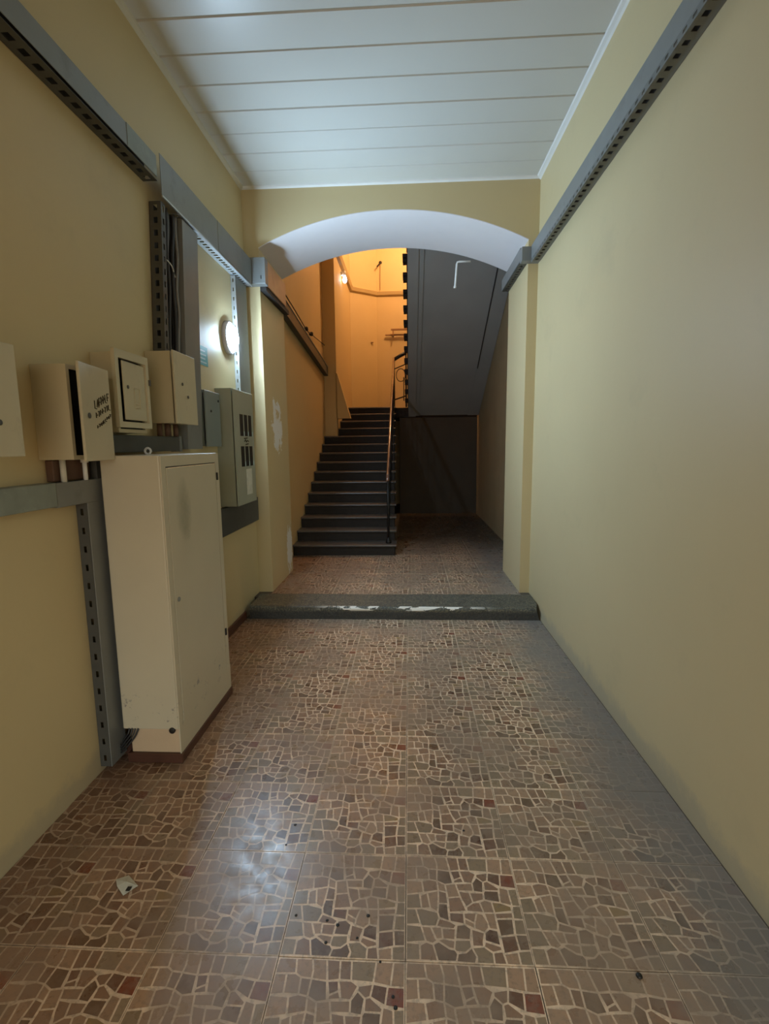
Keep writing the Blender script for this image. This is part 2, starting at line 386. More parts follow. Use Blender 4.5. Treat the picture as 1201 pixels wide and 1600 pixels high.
# ---------------------------------------------------------------- floors and their tiles
# outlines of the printed stones of one tile (every tile carries the same print), tone letter first
STONES = '''l 300,50 415,50 410,130 270,135|l 415,50 520,50 525,110 515,155 445,150 410,130|l 520,50 615,50 617,165 515,155 525,110|m 615,50 705,52 700,155 620,165
m 705,52 780,52 778,158 700,155|g 780,52 945,52 925,165 778,158|l 945,52 1060,52 1040,182 925,165|l 1060,52 1136,52 1136,185 1040,182
l 270,135 350,133 330,240 240,250|l 350,133 410,130 445,150 430,240 330,240|m 445,150 515,155 490,250 430,240|d 515,155 617,165 618,268 550,278 490,250
b 620,165 695,160 697,215 630,240|m 630,240 697,215 710,258 622,265|m 695,160 778,158 825,185 775,262 710,258|m 825,185 925,170 905,240 870,250 820,210
b 925,170 1022,183 1005,285 905,240|r 1022,183 1136,185 1136,298 1005,285|l 240,250 365,255 355,350 210,370|m 365,255 430,240 490,250 482,330 358,350
l 490,250 550,278 545,345 482,330|l 550,278 638,268 650,378 545,390|l 638,268 775,262 772,330 645,330|d 775,262 822,210 870,250 850,340 772,330
m 870,250 905,240 990,300 980,322 865,320|l 990,290 1060,305 1065,445 970,420 985,320|g 1060,305 1136,298 1136,445 1065,445
g 210,370 320,358 305,485 165,490|l 320,375 385,350 378,480 305,485|l 385,350 482,330 470,380 430,515 378,480|m 482,330 545,345 535,440 455,440 470,380
m 545,390 650,378 675,500 525,515|m 645,330 735,340 745,425 680,465 655,400|m 735,340 850,340 840,400 745,425|d 850,340 865,320 980,322 972,420 845,400
g 165,490 255,490 262,620 130,625|g 255,490 305,485 430,515 430,560 388,635 262,635|d 455,440 530,440 510,590 432,560 430,515|m 680,465 745,425 800,420 815,510 675,500
l 800,420 845,400 900,415 905,510 815,510|o 900,415 972,420 1055,450 1055,490 905,510|g 1065,445 1136,445 1136,560 1050,555|b 525,515 645,515 630,612 512,590
m 645,515 755,510 715,600 640,560|l 640,560 715,600 705,650 630,612|l 755,510 800,520 830,590 825,640 780,680 705,650 715,600|l 815,510 905,510 900,655 830,645
m 905,510 1055,500 1050,550 905,560|g 130,625 262,635 268,765 98,780|l 262,635 340,640 355,740 370,755 320,785 268,765|l 340,640 430,640 415,740 360,745
m 388,635 430,565 512,590 560,620 530,655 430,645|m 430,650 545,650 515,750 415,740|d 560,620 630,612 675,650 645,745 520,740|m 675,650 780,680 750,760 745,800 650,800
x 780,680 825,645 895,660 890,790 765,750|d 905,560 1045,555 1030,690 905,710|g 1050,560 1136,560 1136,690 1035,690|g 98,780 210,785 180,930 60,930
m 210,800 268,770 322,790 325,935 180,930|l 370,755 415,740 515,755 490,830 450,820|d 322,790 375,765 450,825 495,835 510,870 480,938 325,935
g 515,750 645,745 640,810 580,855 500,850 490,830|m 765,755 890,795 895,830 810,850 745,800|b 905,710 1035,695 1040,830 900,860|d 1035,690 1136,690 1136,825 1040,830
d 510,865 580,855 640,810 665,890 640,948 480,940|g 640,810 745,800 810,855 800,955 650,948 665,890|m 810,850 895,838 905,958 800,955|l 900,860 1022,840 1022,960 905,958|g 1022,835 1136,825 1136,962 1022,960'''
TONE = {'l': (.235, .160, .112), 'm': (.172, .108, .074), 'd': (.098, .062, .040), 'g': (.170, .132, .092), 'b': (.105, .055, .035),
        'x': (.070, .034, .020), 'o': (.170, .120, .060), 'r': (.150, .042, .022)}
GROUT = (.92, .70, .50)
TL, TR, BL, BR = (292, 45), (1138, 45), (52, 942), (1138, 962)
def solve(A, b):
    n = len(b); A = [r[:]+[b[i]] for i, r in enumerate(A)]
    for i in range(n):
        p = max(range(i, n), key=lambda q: abs(A[q][i])); A[i], A[p] = A[p], A[i]
        for j in range(n):
            if j != i:
                f = A[j][i]/A[i][i]
                for c_ in range(i, n+1): A[j][c_] -= f*A[i][c_]
    return [A[i][n]/A[i][i] for i in range(n)]
rows, rhs = [], []
for (x, y), (u, v) in zip((TL, TR, BL, BR), ((0,1),(1,1),(0,0),(1,0))):
    rows.append([x, y, 1, 0, 0, 0, -u*x, -u*y]); rhs.append(u); rows.append([0, 0, 0, x, y, 1, -v*x, -v*y]); rhs.append(v)
Hm = solve(rows, rhs)
def huv(x, y):
    w_ = Hm[6]*x+Hm[7]*y+1; return ((Hm[0]*x+Hm[1]*y+Hm[2])/w_, (Hm[3]*x+Hm[4]*y+Hm[5])/w_)
def clip(poly, nx, ny, d_):
    """keep nx*x+ny*y <= d_"""
    out = []
    for i in range(len(poly)):
        a, b = poly[i-1], poly[i]; da = nx*a[0]+ny*a[1]-d_; db = nx*b[0]+ny*b[1]-d_
        if (da <= 0) != (db <= 0):
            t = da/(da-db); out.append((a[0]+(b[0]-a[0])*t, a[1]+(b[1]-a[1])*t))
        if db <= 0: out.append(b)
    return out
CELLS = []
GW = .0072
def inset(q, d_):
    """shrink a near-convex counter-clockwise polygon by d_"""
    n = len(q); out = []
    for i in range(n):
        p, c, x = q[i-1], q[i], q[(i+1) % n]
        e1 = (c[0]-p[0], c[1]-p[1]); e2 = (x[0]-c[0], x[1]-c[1]); l1, l2 = math.hypot(*e1), math.hypot(*e2)
        n1 = (-e1[1]/l1, e1[0]/l1); n2 = (-e2[1]/l2, e2[0]/l2); k = 1+n1[0]*n2[0]+n1[1]*n2[1]
        k = max(k, .5); out.append((c[0]+(n1[0]+n2[0])/k*d_, c[1]+(n1[1]+n2[1])/k*d_))
    return out
rgt = random.Random(21)
for line in STONES.replace('\n', '|').split('|'):
    t_, *pp_ = line.split()
    q = [huv(*map(float, p.split(','))) for p in pp_]
    q = [(min(max(u, .004), .996), min(max(v, .004), .996)) for u, v in q]
    if sum(q[i-1][0]*q[i][1]-q[i][0]*q[i-1][1] for i in range(len(q))) < 0: q.reverse()
    CELLS.append((inset(q, GW), t_, rgt.uniform(.86, 1.14)))
TS = .4; tile_cache = {}
def tile_mesh(u0_, v0_, u1, v1, many=None):
    """a slab with the printed stones standing 0.4 mm proud of the light joints; u,v window in tile units"""
    key = (round(u0_, 3), round(v0_, 3), round(u1, 3), round(v1, 3))
    if key in tile_cache: return tile_cache[key]
    V, F, C = [], [], []
    g = .0012/TS
    a0, b0, a1, b1 = max(u0_, g), max(v0_, g), min(u1, 1-g), min(v1, 1-g)
    base = [(a0, b0), (a1, b0), (a1, b1), (a0, b1)]
    V += [(x*TS, y*TS, -.007) for x, y in base]+[(x*TS, y*TS, 0) for x, y in base]
    for f in ((4,5,6,7),(0,1,5,4),(1,2,6,5),(2,3,7,6),(3,0,4,7)): F.append(f); C.append(GROUT)
    for poly, t_, kk in CELLS:
        q = clip(clip(clip(clip(poly, 1, 0, a1), -1, 0, -a0), 0, 1, b1), 0, -1, -b0)
        if len(q) < 3: continue
        n = len(V); V += [(x*TS, y*TS, .0004) for x, y in q]; F.append(tuple(range(n, n+len(q)))); C.append(tuple(min(1, c*kk*(1.75, 1.6, 1.4)[i_]) for i_, c in enumerate(TONE[t_])))
    me = bpy.data.meshes.new('tile'); me.from_pydata(V, [], F)
    ca = me.color_attributes.new('print', 'FLOAT_COLOR', 'CORNER')
    for p, c in zip(me.polygons, C):
        for li in p.loop_indices: ca.data[li].color = (*c, 1)
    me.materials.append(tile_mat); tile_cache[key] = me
    return me
def lay(parent, x_off, y_off, z, xa, xb, ya, yb, ya_obj, yb_obj, hole=None):
    """tile the rectangle; tiles whose row lies within ya_obj..yb_obj are objects, the rest one joined field"""
    far = []
    for j in range(math.floor((ya-y_off)/TS), math.ceil((yb-y_off)/TS)):
        for i in range(math.floor((xa-x_off)/TS), math.ceil((xb-x_off)/TS)):
            x, y = x_off+i*TS, y_off+j*TS
            u0_, u1 = max(0, (xa-x)/TS), min(1, (xb-x)/TS); v0_, v1 = max(0, (ya-y)/TS), min(1, (yb-y)/TS)
            if hole and x+u1*TS > hole[0] and x+u0_*TS < hole[1] and y+v1*TS > hole[2] and y+v0_*TS < hole[3]:
                if x+u1*TS <= hole[1]+1e-6 or x+u1*TS-hole[1] < .03:
                    if y+v0_*TS >= hole[2]-.02: continue
                    v1 = (hole[2]-y)/TS
                elif y+v0_*TS >= hole[2]-.02: u0_ = (hole[1]-x)/TS
                else: v1 = v1            # corner tile runs a little under the stair
            if (u1-u0_)*TS < .02 or (v1-v0_)*TS < .02: continue
            me = tile_mesh(u0_, v0_, u1, v1)
            if y >= ya_obj-1e-6 and y < yb_obj:
                o = bpy.data.objects.new('tile', me); COL.objects.link(o); o.parent = parent
                o.location = Vector((x+random.uniform(-.0006, .0006), y+random.uniform(-.0006, .0006), z+random.uniform(-.0008, .0003)))-wloc(parent)
                o.rotation_euler = (random.uniform(-.0012, .0012), random.uniform(-.0012, .0012), 0)
            else: far.append((me, x, y))
    if far:
        bm = bmesh.new()
        for me, x, y in far:
            n0 = len(bm.verts); bm.from_mesh(me); bm.verts.ensure_lookup_table()
            bmesh.ops.translate(bm, verts=bm.verts[n0:], vec=Vector((x, y, z))-wloc(parent))
        me = bpy.data.meshes.new('tile_field'); bm.to_mesh(me); bm.free(); me.materials.append(tile_mat) if not me.materials else None
        link('distant_tiles', me, tile_mat, parent, kind='stuff')
YS = 4.37
fl = box('floor', (XL-.1, YBACK-.35, -.1), (XR+.1, YS+.3, -.004), grout_dark, kind='structure')
lay(fl, -.019, 1.336, 0, XL+.002, XR-.002, YBACK, YS, .5, 5)
fu = bmesh.new(); add_box(fu, (XL2-.3, YS+.3, -.1), (XR2+.3, 12.9, ZS-.004)); fu = finish(fu, 'floor_upper', grout_dark, None, kind='structure')
# kept between the piers up to YB, then the full width of the stair hall
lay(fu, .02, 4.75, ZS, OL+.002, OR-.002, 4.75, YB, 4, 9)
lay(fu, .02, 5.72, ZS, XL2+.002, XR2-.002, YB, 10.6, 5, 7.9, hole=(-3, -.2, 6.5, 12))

# threshold step of dark stone
bm = bmesh.new()
prof = [(YS, 0), (YS, .098), (YS+.006, .114), (YS+.020, .123), (YS+.37, .127), (YS+.37, 0)]
add_prism(bm, prof, 0, XL+.045, XR-.012)
bmesh.ops.bisect_plane(bm, geom=bm.verts[:]+bm.edges[:]+bm.faces[:], plane_co=(1.12, YS, 0), plane_no=(1, -.55, 0), clear_outer=False)
for v in bm.verts:
    if v.co.x > 1.0 and v.co.y < YS+.05 and v.co.z > .05: v.co.x -= .025; v.co.z -= .012
for n_ in range(3):
    bmesh.ops.subdivide_edges(bm, edges=[e for e in bm.edges if e.calc_length() > .06 and abs((e.verts[0].co-e.verts[1].co).x) > .05], cuts=1)
bmesh.ops.triangulate(bm, faces=[f for f in bm.faces if len(f.verts) > 4])
for v in bm.verts:
    if XL+.1 < v.co.x < XR-.1 and v.co.z > .06: v.co.z += random.uniform(-.003, .002); v.co.y += random.uniform(-.004, .003) if v.co.y < YS+.06 else 0
st = finish(bm, 'threshold_step', stone_mat, None)
tag(st, 'worn dark stone threshold step below the arch with chipped white edge', 'step')

# skirting strips
box('baseboard_left', (XL, 2.98, 0), (XL+.018, YS-.002, .075), dark_red, kind='structure', bevel=.003)
box('baseboard_left_near', (XL, 2.34, 0), (-1.46, 2.37, .05), dark_red, kind='structure')

# ---------------------------------------------------------------- stairs
Y1, RI, GO, NST = 6.5, .15, .275, 15
sx0, sx1 = XL2+.004, -.2
stair = thing('staircase', 'dark stone staircase climbing to the orange-lit landing', 'staircase', ((sx0+sx1)/2, Y1, ZS))
for k in range(NST):
    yk = Y1+GO*k; zk = ZS+RI*(k+1); x0_ = sx0; x1_ = sx1-.007*k
    if yk + GO > 9.4: x0_ = -1.345 if yk >= 9.4 else sx0
    ye = yk+GO+.02 if k < NST-1 else yk+.3
    if k and ye > 9.4 and yk < 9.4: ye = 9.398
    bm = bmesh.new(); zb = zk-RI if k else ZS+.001
    prof = [(yk, zb), (yk, zk-.031), (yk+.0, zk-.030), (ye, zk-.030), (ye, zb)]
    add_prism(bm, prof, 0, x0_, x1_)
    s = finish(bm, 'step', stair_stone, stair)
    bm = bmesh.new(); sg = .0; pr = [(ye, zk-.030), (yk-.018, zk-.030)]
    for q in range(7):
        a = -math.pi/2-q*math.pi/6; pr.append((yk-.018+math.cos(a)*.015, zk-.015+math.sin(a)*.015))
    pr.append((ye, zk)); add_prism(bm, pr, 0, x0_, x1_+.022)
    bmesh.ops.remove_doubles(bm, verts=bm.verts, dist=1e-5)
    finish(bm, 'tread', nose_mat, s)
    if ye == 9.398: pass
YL, ZL = Y1+GO*(NST-1), ZS+RI*NST
land = bmesh.new(); add_box(land, (-1.349, YL+.29, ZL-.2), (XR2, 11.9, ZL)); add_box(land, (-.75, 11.88, ZL-.2), (XR2, YF, ZL))
finish(land, 'landing_slab', stair_stone, None); o = bpy.data.objects['landing_slab']; tag(o, 'dark stone half landing at the head of the lower stairs', 'landing')
# fill under the lower flight (its closed stringer side)
bm = bmesh.new()
add_prism(bm, [(Y1+.3, ZS+.001), (YL+.28, ZS+.001), (YL+.28, ZL-.21), (YL, ZL-.32), (Y1+.3, ZS+.03)], 0, -.36, -.34)
finish(bm, 'stringer_wall', stair_paint, stair, label='plastered side wall under the steps')

# upper flight, seen from below: soffit slab plus steps whose ends stick out as teeth
ux0, ux1 = -.03, XR2-.004
up = thing('upper_staircase', 'grey plastered underside of the upper staircase with toothed step ends', 'staircase', ((ux0+ux1)/2, YL, ZL))
SL = RI/GO
def sof(y): return ZL-.17+(YL-y)*SL
y_end = 6.3
bm = bmesh.new()
add_hex(bm, [(ux0+.03, YL+.02, sof(YL+.02)), (ux1, YL+.02, sof(YL+.02)), (ux1, y_end, sof(y_end)), (ux0+.03, y_end, sof(y_end)),
             (ux0+.03, YL+.02, sof(YL)+.13), (ux1, YL+.02, sof(YL)+.13), (ux1, y_end, sof(y_end)+.13), (ux0+.03, y_end, sof(y_end)+.13)])
# raised string along the free edge and the flat band along the wall
for xa, xb, dd in ((ux0+.02, .14, .035), (.14, .21, .018), (1.20, 1.425, .02)):
    add_hex(bm, [(xa, YL+.01, sof(YL)-dd), (xb, YL+.01, sof(YL)-dd), (xb, y_end, sof(y_end)-dd), (xa, y_end, sof(y_end)-dd),
                 (xa, YL+.01, sof(YL)+.01), (xb, YL+.01, sof(YL)+.01), (xb, y_end, sof(y_end)+.01), (xa, y_end, sof(y_end)+.01)])
finish(bm, 'soffit', grey_plaster, up)
yq = lambda y: sof(y)-.022
tube('groove_line', [(1.205, y, yq(y)) for y in (6.4, 7.2, 8.1, 9.0)], .008, cable_mat, up, seg=6)  # dark tube standing in for the groove beside the wall band
for k in range(int((YL-y_end)/GO)):
    yk = YL-GO*k; zk = ZL+RI*(k+1)
    bm = bmesh.new(); add_box(bm, (ux0+.005, yk-GO-.0, zk-RI-.02), (ux1, yk, zk-.04)); s = finish(bm, 'step', stair_stone, up)
    bm = bmesh.new(); add_box(bm, (ux0-.05, yk-GO+.06, zk-.045), (ux1, yk+.02, zk), .008, 2)
    add_box(bm, (ux0-.045, yk-.15, zk-.085), (ux0+.004, yk-.01, zk-.0455))
    finish(bm, 'tread', stair_stone, s)
box('upper_landing', (ux0-1.4, YB+.002, 4.62), (XR2, y_end, 4.8), grey_plaster, kind='structure').name = 'floor_second'
# soffit of the landing closes the store below
# ---------------------------------------------------------------- wrought iron railing
rail = thing('stair_railing', 'black wrought iron stair railing with polished reddish handrail', 'railing', (-.285, Y1+.1, ZS+RI))
def rx_(y): return -.285-.018*(y-6.6)/3.8
hp = [(rx_(6.5), 6.5, 1.12), (rx_(6.52), 6.53, 1.195)]+[(rx_(y), y, 1.235+(y-6.6)*.5540) for y in (6.6, 7.5, 8.5, 9.5, 10.25)]+[(rx_(10.42), 10.42, 3.345)]
bm = bmesh.new(); add_tube(bm, smooth_path(hp, 5), .021, 10)
for v in bm.verts: pass
hr = finish(bm, 'handrail', wood_rail, rail, smooth=True)
tube('under_rail', [(rx_(y), y, 1.20+(y-6.6)*.554) for y in (6.6, 10.4)], .011, iron, rail)
tube('lower_rail', [(rx_(y), y, .45+(y-6.6)*.5454) for y in (6.75, 10.4)], .009, iron, rail)
bm = bmesh.new(); add_tube(bm, [(rx_(6.6), 6.6, ZS+RI), (rx_(6.6), 6.6, 1.22)], .017, 8); add_disc(bm, (rx_(6.6), 6.6, ZS+RI), (0,0,1), [(.04,0),(.04,.02),(.026,.05),(.02,.08)], 12)
finish(bm, 'newel_post', iron, rail, smooth=True)
for k in range(1, NST):
    y = 6.6+GO*k; zb = ZS+RI*(k+1)
    tube('baluster', [(rx_(y), y, zb), (rx_(y), y, 1.20+(y-6.6)*.554)], .008, iron, rail, seg=6)
    c = Vector((rx_(y), y+GO/2-.02, .84+(y+GO/2-6.6)*.5454-.02))
    if k < NST-1:
        pts = []
        for q in range(22):
            a = q*.5; r = .075*(1-q/30); pts.append((c.x, c.y+math.cos(a)*r, c.z+math.sin(a)*r))
        tube('scroll', pts, .005, iron, rail, seg=5)
# turning panel on the landing edge and rail of the upper flight
pn = thing('landing_railing', 'black iron railing panel with ring turning at the landing', 'railing', (-.19, 10.45, ZL))
yp = 10.485
tube('handrail', [(-.31, yp, 3.33), (-.19, yp, 3.40), (-.05, yp, 3.47)], .036, black, pn)
tube('upper_bar', [(-.31, yp, 3.14), (-.06, yp, 3.24)], .011, iron, pn)
tube('lower_bar', [(-.31, yp, 2.52), (-.06, yp, 2.60)], .014, iron, pn)
tube('corner_post', [(-.305, yp, ZL), (-.305, yp, 3.36)], .018, iron, pn)
tube('upright', [(-.105, yp, 2.50), (-.105, yp, 2.98)], .009, iron, pn)
tube('end_post', [(-.055, yp, ZL), (-.055, yp, 3.46)], .016, iron, pn)
tube('ring', [(-.165+math.cos(a*.3927)*.095, yp, 3.02+math.sin(a*.3927)*.13) for a in range(16)], .009, iron, pn, seg=6, closed=True)
# ---------------------------------------------------------------- cornice, landing fittings
cor = bmesh.new(); zc0 = 5.10
add_prism(cor, [(-1.352, zc0), (-1.30, zc0+.03), (-1.27, zc0+.10), (-1.352, zc0+.10)], 1, 9.41, 11.95)
def corn_seg(a, b):
    a = Vector(a); b = Vector(b); n = Vector((b.y-a.y, -(b.x-a.x), 0)).normalized()
    P = []
    for p in (a, b):
        P.append([p+Vector((0,0,zc0)), p+n*.05+Vector((0,0,zc0+.03)), p+n*.08+Vector((0,0,zc0+.10)), p+Vector((0,0,zc0+.10))])
    A = [cor.verts.new(q) for q in P[0]]; B = [cor.verts.new(q) for q in P[1]]
    cor.faces.new(A); cor.faces.new(B[::-1])
    for i in range(4): cor.faces.new((A[i], B[i], B[(i+1) % 4], A[(i+1) % 4]))
corn_seg((-1.35, 11.9, 0), (-.76, YF, 0)); corn_seg((-.77, YF, 0), (XR2, YF, 0))
finish(cor, 'trim_4', stair_paint, None, kind='structure')
ll = thing('landing_wall_lamp', 'small white bulb lamp on the orange landing wall', 'lamp', (-1.30, 10.35, 4.88))
box('bracket', (-1.349, 10.30, 4.96), (-1.30, 10.40, 5.02), white_plastic, ll, .006)
bulb_m = mat('bulb_glow', (1,1,1), .3, emit=((.86, .9, 1), 9))
disc('bulb', (-1.27, 10.35, 4.97), (0,0,-1), [(.012,0),(.028,.03),(.045,.09),(.04,.13),(.015,.155)], bulb_m, ll, 16)
tube('holder', [(-1.27, 10.35, 5.04), (-1.27, 10.35, 4.96)], .02, white_plastic, ll)
hk = thing('wall_hook', 'dark hook with a dangling wire high on the landing wall', 'hook', (-.66, YF, 5.8))
tube('arm', [(-.66, YF-.003, 5.86), (-.68, YF-.12, 5.80), (-.73, YF-.17, 5.73)], .014, iron, hk)
disc('mount', (-.66, YF-.001, 5.87), (0,-1,0), [(.035,0),(.035,.02),(.02,.03)], iron, hk, 16)
tube('wire', [(-.665, YF-.02, 5.84), (-.672, YF-.02, 5.5), (-.675, YF-.02, 5.24)], .006, brass, hk, seg=5)
sh = thing('wall_rack', 'small wooden two-bar rack on the landing wall beside the flight', 'rack', (-.25, YF, 4.15))
box('rack_bar', (-.42, YF-.16, 4.29), (.05, YF-.12, 4.33), brass, sh, .004)
box('rack_bar', (-.56, YF-.08, 4.19), (.05, YF-.04, 4.22), brass, sh, .004)
for x in (-.38, -.02): box('bracket', (x, YF-.16, 4.17), (x+.02, YF-.001, 4.30), brass, sh)
tag(box('wall_vent', (-.90, 12.22, 4.02), (-.84, 12.25, 4.04), brass, bevel=.004), 'tiny brown fitting on the orange landing wall left of centre', 'fitting')
# trunking and thin cable up the left stair wall
tr = thing('stair_trunking', 'dark steel cable trunking running along the left stair wall', 'trunking', (XL2, 7.5, 3.0))
def skew(name, ya, za, yb, zb, h, x0_, x1_, m, parent):
    bm = bmesh.new(); add_hex(bm, [(x0_, ya, za), (x1_, ya, za), (x1_, yb, zb), (x0_, yb, zb), (x0_, ya, za+h), (x1_, ya, za+h), (x1_, yb, zb+h), (x0_, yb, zb+h)])
    bmesh.ops.bevel(bm, geom=list(bm.edges), offset=.003, segments=1, affect='EDGES')
    return finish(bm, name, m, parent)
skew('channel', 5.74, 3.26, 9.38, 2.88, .16, XL2+.001, XL2+.08, tray_dark, tr)
skew('edge_strip', 5.74, 3.415, 9.38, 3.035, .012, XL2+.07, XL2+.09, tray_light, tr)
wc = thing('wall_wire', 'thin bare wire on two black insulators on the left stair wall', 'wire', (XL2, 7.3, 3.3))
wp = [(XL2+.03, 6.1, 3.52), (XL2+.03, 6.85, 3.45), (XL2+.03, 7.7, 3.35), (XL2+.03, 8.1, 3.36), (XL2+.03, 9.36, 3.43)]
tube('wire', smooth_path(wp), .008, cable_mat, wc, seg=6)
for y, z in ((7.7, 3.35), (8.1, 3.36)): disc('insulator', (XL2+.001, y, z), (1,0,0), [(.02,0),(.03,.02),(.035,.04),(.025,.06)], black, wc, 12)
cc = tag(tube('hanging_cable', smooth_path([(XL2+.105, 5.76, 3.56), (XL2+.11, 5.77, 3.38), (XL2+.105, 5.765, 3.2)]), .013, cable_mat), 'black cable dropping past the left end of the arch', 'cable')

hp_ = thing('conduit_elbow', 'white bent conduit hanging behind the arch under the upper stair', 'pipe', (.6, YB+.05, 3.3))
tube('pipe', [(.68, YB+.03, 3.575), (.56, YB+.03, 3.575), (.538, YB+.03, 3.57), (.53, YB+.03, 3.55), (.513, YB+.03, 3.31)], .011, white_plastic, hp_)
tube('cap', [(.513, YB+.03, 3.32), (.512, YB+.03, 3.30)], .015, white_plastic, hp_)

# ---------------------------------------------------------------- left cable trunking at high level
D = XL+.09
cov = lambda name, ya, yb, za, zb, m, p, d=D: box(name, (d-.004, ya, za), (d, yb, zb), m, p, .0015)
t1 = thing('cable_tray', 'grey slotted cable tray high on the left wall, nearest stretch', 'cable tray', (XL, 1.0, 3.13))
cov('cover', YBACK+.01, 3.02, 3.15, 3.262, tray_grey, t1)
perf('slotted_underside', (XL+.002, YBACK+.01, 3.135), (0,1,0), (1,0,0), 5.02, .085, tray_dark, t1, period=.075, hl=.04, hw=.35)
box('back_channel', (XL+.001, YBACK+.01, 3.15), (XL+.02, 3.02, 3.25), inner_dark, t1)
cov('cover_end', 2.72, 3.02, 3.148, 3.264, tray_worn, t1, D+.003)
perf('top_lip', (XL+.002, YBACK+.01, 3.262), (0,1,0), (1,0,0), 5.02, .085, tray_grey, t1, period=.075, hl=.04, hw=.3)
t2 = thing('cable_trunking', 'grey steel trunking above the wall lamp wrapping round the arch pier', 'trunking', (XL, 3.9, 3.07))
D2 = XL+.095
cov('cover', 3.06, 3.93, 3.07, 3.30, tray_grey, t2, D2)
cov('cover', 3.935, YA-.105, 3.08, 3.30, tray_grey, t2, D2+.002)
perf('slotted_underside', (XL+.002, 3.3, 3.074), (0,1,0), (1,0,0), YA-.1-3.3, .09, tray_light, t2, period=.05, hl=.026, hw=.35)
box('edge_strip', (D2-.004, 3.06, 3.062), (D2+.004, YA-.105, 3.072), tray_light, t2)
box('pier_cover', (XL+.002, YA-.10, 3.09), (OL+.082, YA-.002, 3.32), tray_grey, t2, .002)
box('reveal_cover', (OL+.002, YA-.002, 3.10), (OL+.07, YB-.16, 3.33), tray_orange, t2, .002, label='orange-painted cover along the arch reveal')
box('reveal_base', (OL+.002, YA-.002, 3.055), (OL+.06, YB+.01, 3.098), inner_dark, t2)
box('cover_bolt', (OL+.04, YA-.106, 3.13), (OL+.046, YA-.1, 3.16), black, t2)
# vertical open duct with cables, left of the lamp; leans slightly like the real one
t3 = thing('vertical_cable_duct', 'tall grey cable duct with open slotted left side full of cables', 'cable duct', (XL, 3.3, 1.58))
def lean(y, z): return y+(z-2.3)*.085
def leanbox(bm, x0_, x1_, ya, yb, za, zb):
    add_hex(bm, [(x0_, lean(ya,za), za), (x1_, lean(ya,za), za), (x1_, lean(yb,za), za), (x0_, lean(yb,za), za),
                 (x0_, lean(ya,zb), zb), (x1_, lean(ya,zb), zb), (x1_, lean(yb,zb), zb), (x0_, lean(yb,zb), zb)])
bm = bmesh.new(); leanbox(bm, XL+.082, XL+.086, 3.27, 3.50, 1.585, 3.055); leanbox(bm, XL+.001, XL+.082, 3.496, 3.5, 1.585, 3.055); leanbox(bm, XL+.001, XL+.082, 3.27, 3.274, 1.585, 3.055)
finish(bm, 'cover', tray_grey, t3)
bm = bmesh.new(); leanbox(bm, XL+.001, XL+.006, 3.02, 3.27, 2.17, 3.05); finish(bm, 'back_plate', inner_dark, t3)
bm = bmesh.new(); Lv = Vector((0, .085, 1)).normalized()
add_perf(bm, (XL+.008, lean(3.01, 2.17), 2.17), Lv, (1,0,0), .88, .07, .003, period=.07, hl=.035, hw=.34)
add_perf(bm, (XL+.078, lean(3.012, 2.17), 2.17), Lv, (0,1,0), .88, .05, .003, period=.07, hl=.035, hw=.34)
finish(bm, 'slotted_side', tray_dark, t3)
for i, (y, x, r, mm) in enumerate(((3.10, .03, .014, cable_mat), (3.13, .05, .012, cable_mat), (3.165, .03, .013, cable_grey), (3.20, .052, .011, cable_mat), (3.225, .028, .012, cable_mat), (3.245, .055, .010, cable_grey))):
    pts = smooth_path([(XL+x, lean(y+random.uniform(-.015, .015), z), z) for z in (2.17, 2.3, 2.45, 2.6, 2.8, 2.95, 3.055)], 4)
    tube('cable', pts, r, mm, t3, seg=6)
tube('cable_tie', [(XL+.06+.012*math.sin(a*.6), lean(3.08+a*.02, 2.72), 2.74-.008*a) for a in range(9)], .004, white_plastic, t3, seg=5)
t4 = thing('slotted_riser', 'pale slotted metal riser right beside the round wall lamp', 'cable duct', (XL, 4.4, 2.06))
box('cover', (XL+.040, 4.432, 2.062), (XL+.044, 4.72, 3.065), tray_grey, t4)
box('far_side', (XL+.001, 4.716, 2.062), (XL+.040, 4.72, 3.065), tray_grey, t4)
perf('slotted_side', (XL+.002, 4.432, 2.062), (0,0,1), (1,0,0), 1.003, .042, tray_light, t4, thick=-.003, period=.072, hl=.03, hw=.22)
# low trunking on the near left wall
t5 = thing('low_trunking', 'grey steel trunking under the boxes on the near left wall', 'trunking', (XL, 1.6, 1.35))
Dl = XL+.062
box('cover', (XL+.001, YBACK+.01, 1.357), (Dl+.004, 1.985, 1.457), tray_worn, t5, .002, label='scratched pale grey cover')
box('cover', (XL+.001, 1.99, 1.350), (Dl, 2.315, 1.455), tray_grey, t5, .002)
bm = bmesh.new(); add_prism(bm, [(2.275, 1.455), (2.315, 1.455), (2.315, 1.60), (2.275, 1.60)], 0, XL+.001, Dl-.002); finish(bm, 'upturn', tray_dark, t5)
t6 = thing('floor_riser', 'grey slotted trunking post standing on the floor left of the tall cabinet', 'trunking', (XL, 2.25, 0.02))
box('cover', (Dl-.006, 2.185, .03), (Dl-.001, 2.315, 1.35), tray_grey, t6, .001)
perf('slotted_side', (XL+.002, 2.190, .03), (0,0,1), (1,0,0), 1.32, .052, tray_dark, t6, thick=-.003, period=.085, hl=.03, hw=.26)
box('far_side', (XL+.001, 2.311, .03), (Dl-.006, 2.315, 1.35), tray_dark, t6)
box('inner_channel', (XL+.001, 2.24, .03), (XL+.02, 2.31, 1.35), inner_dark, t6)
t7 = thing('short_trunking', 'dark grey trunking stretch just above the tall cabinet top', 'trunking', (XL, 2.75, 1.56))
box('cover', (XL+.001, 2.32, 1.575), (XL+.06, 3.14, 1.665), tray_dark, t7, .002)
box('end_cap', (XL+.001, 3.142, 1.57), (XL+.066, 3.17, 1.67), tray_grey, t7, .002)
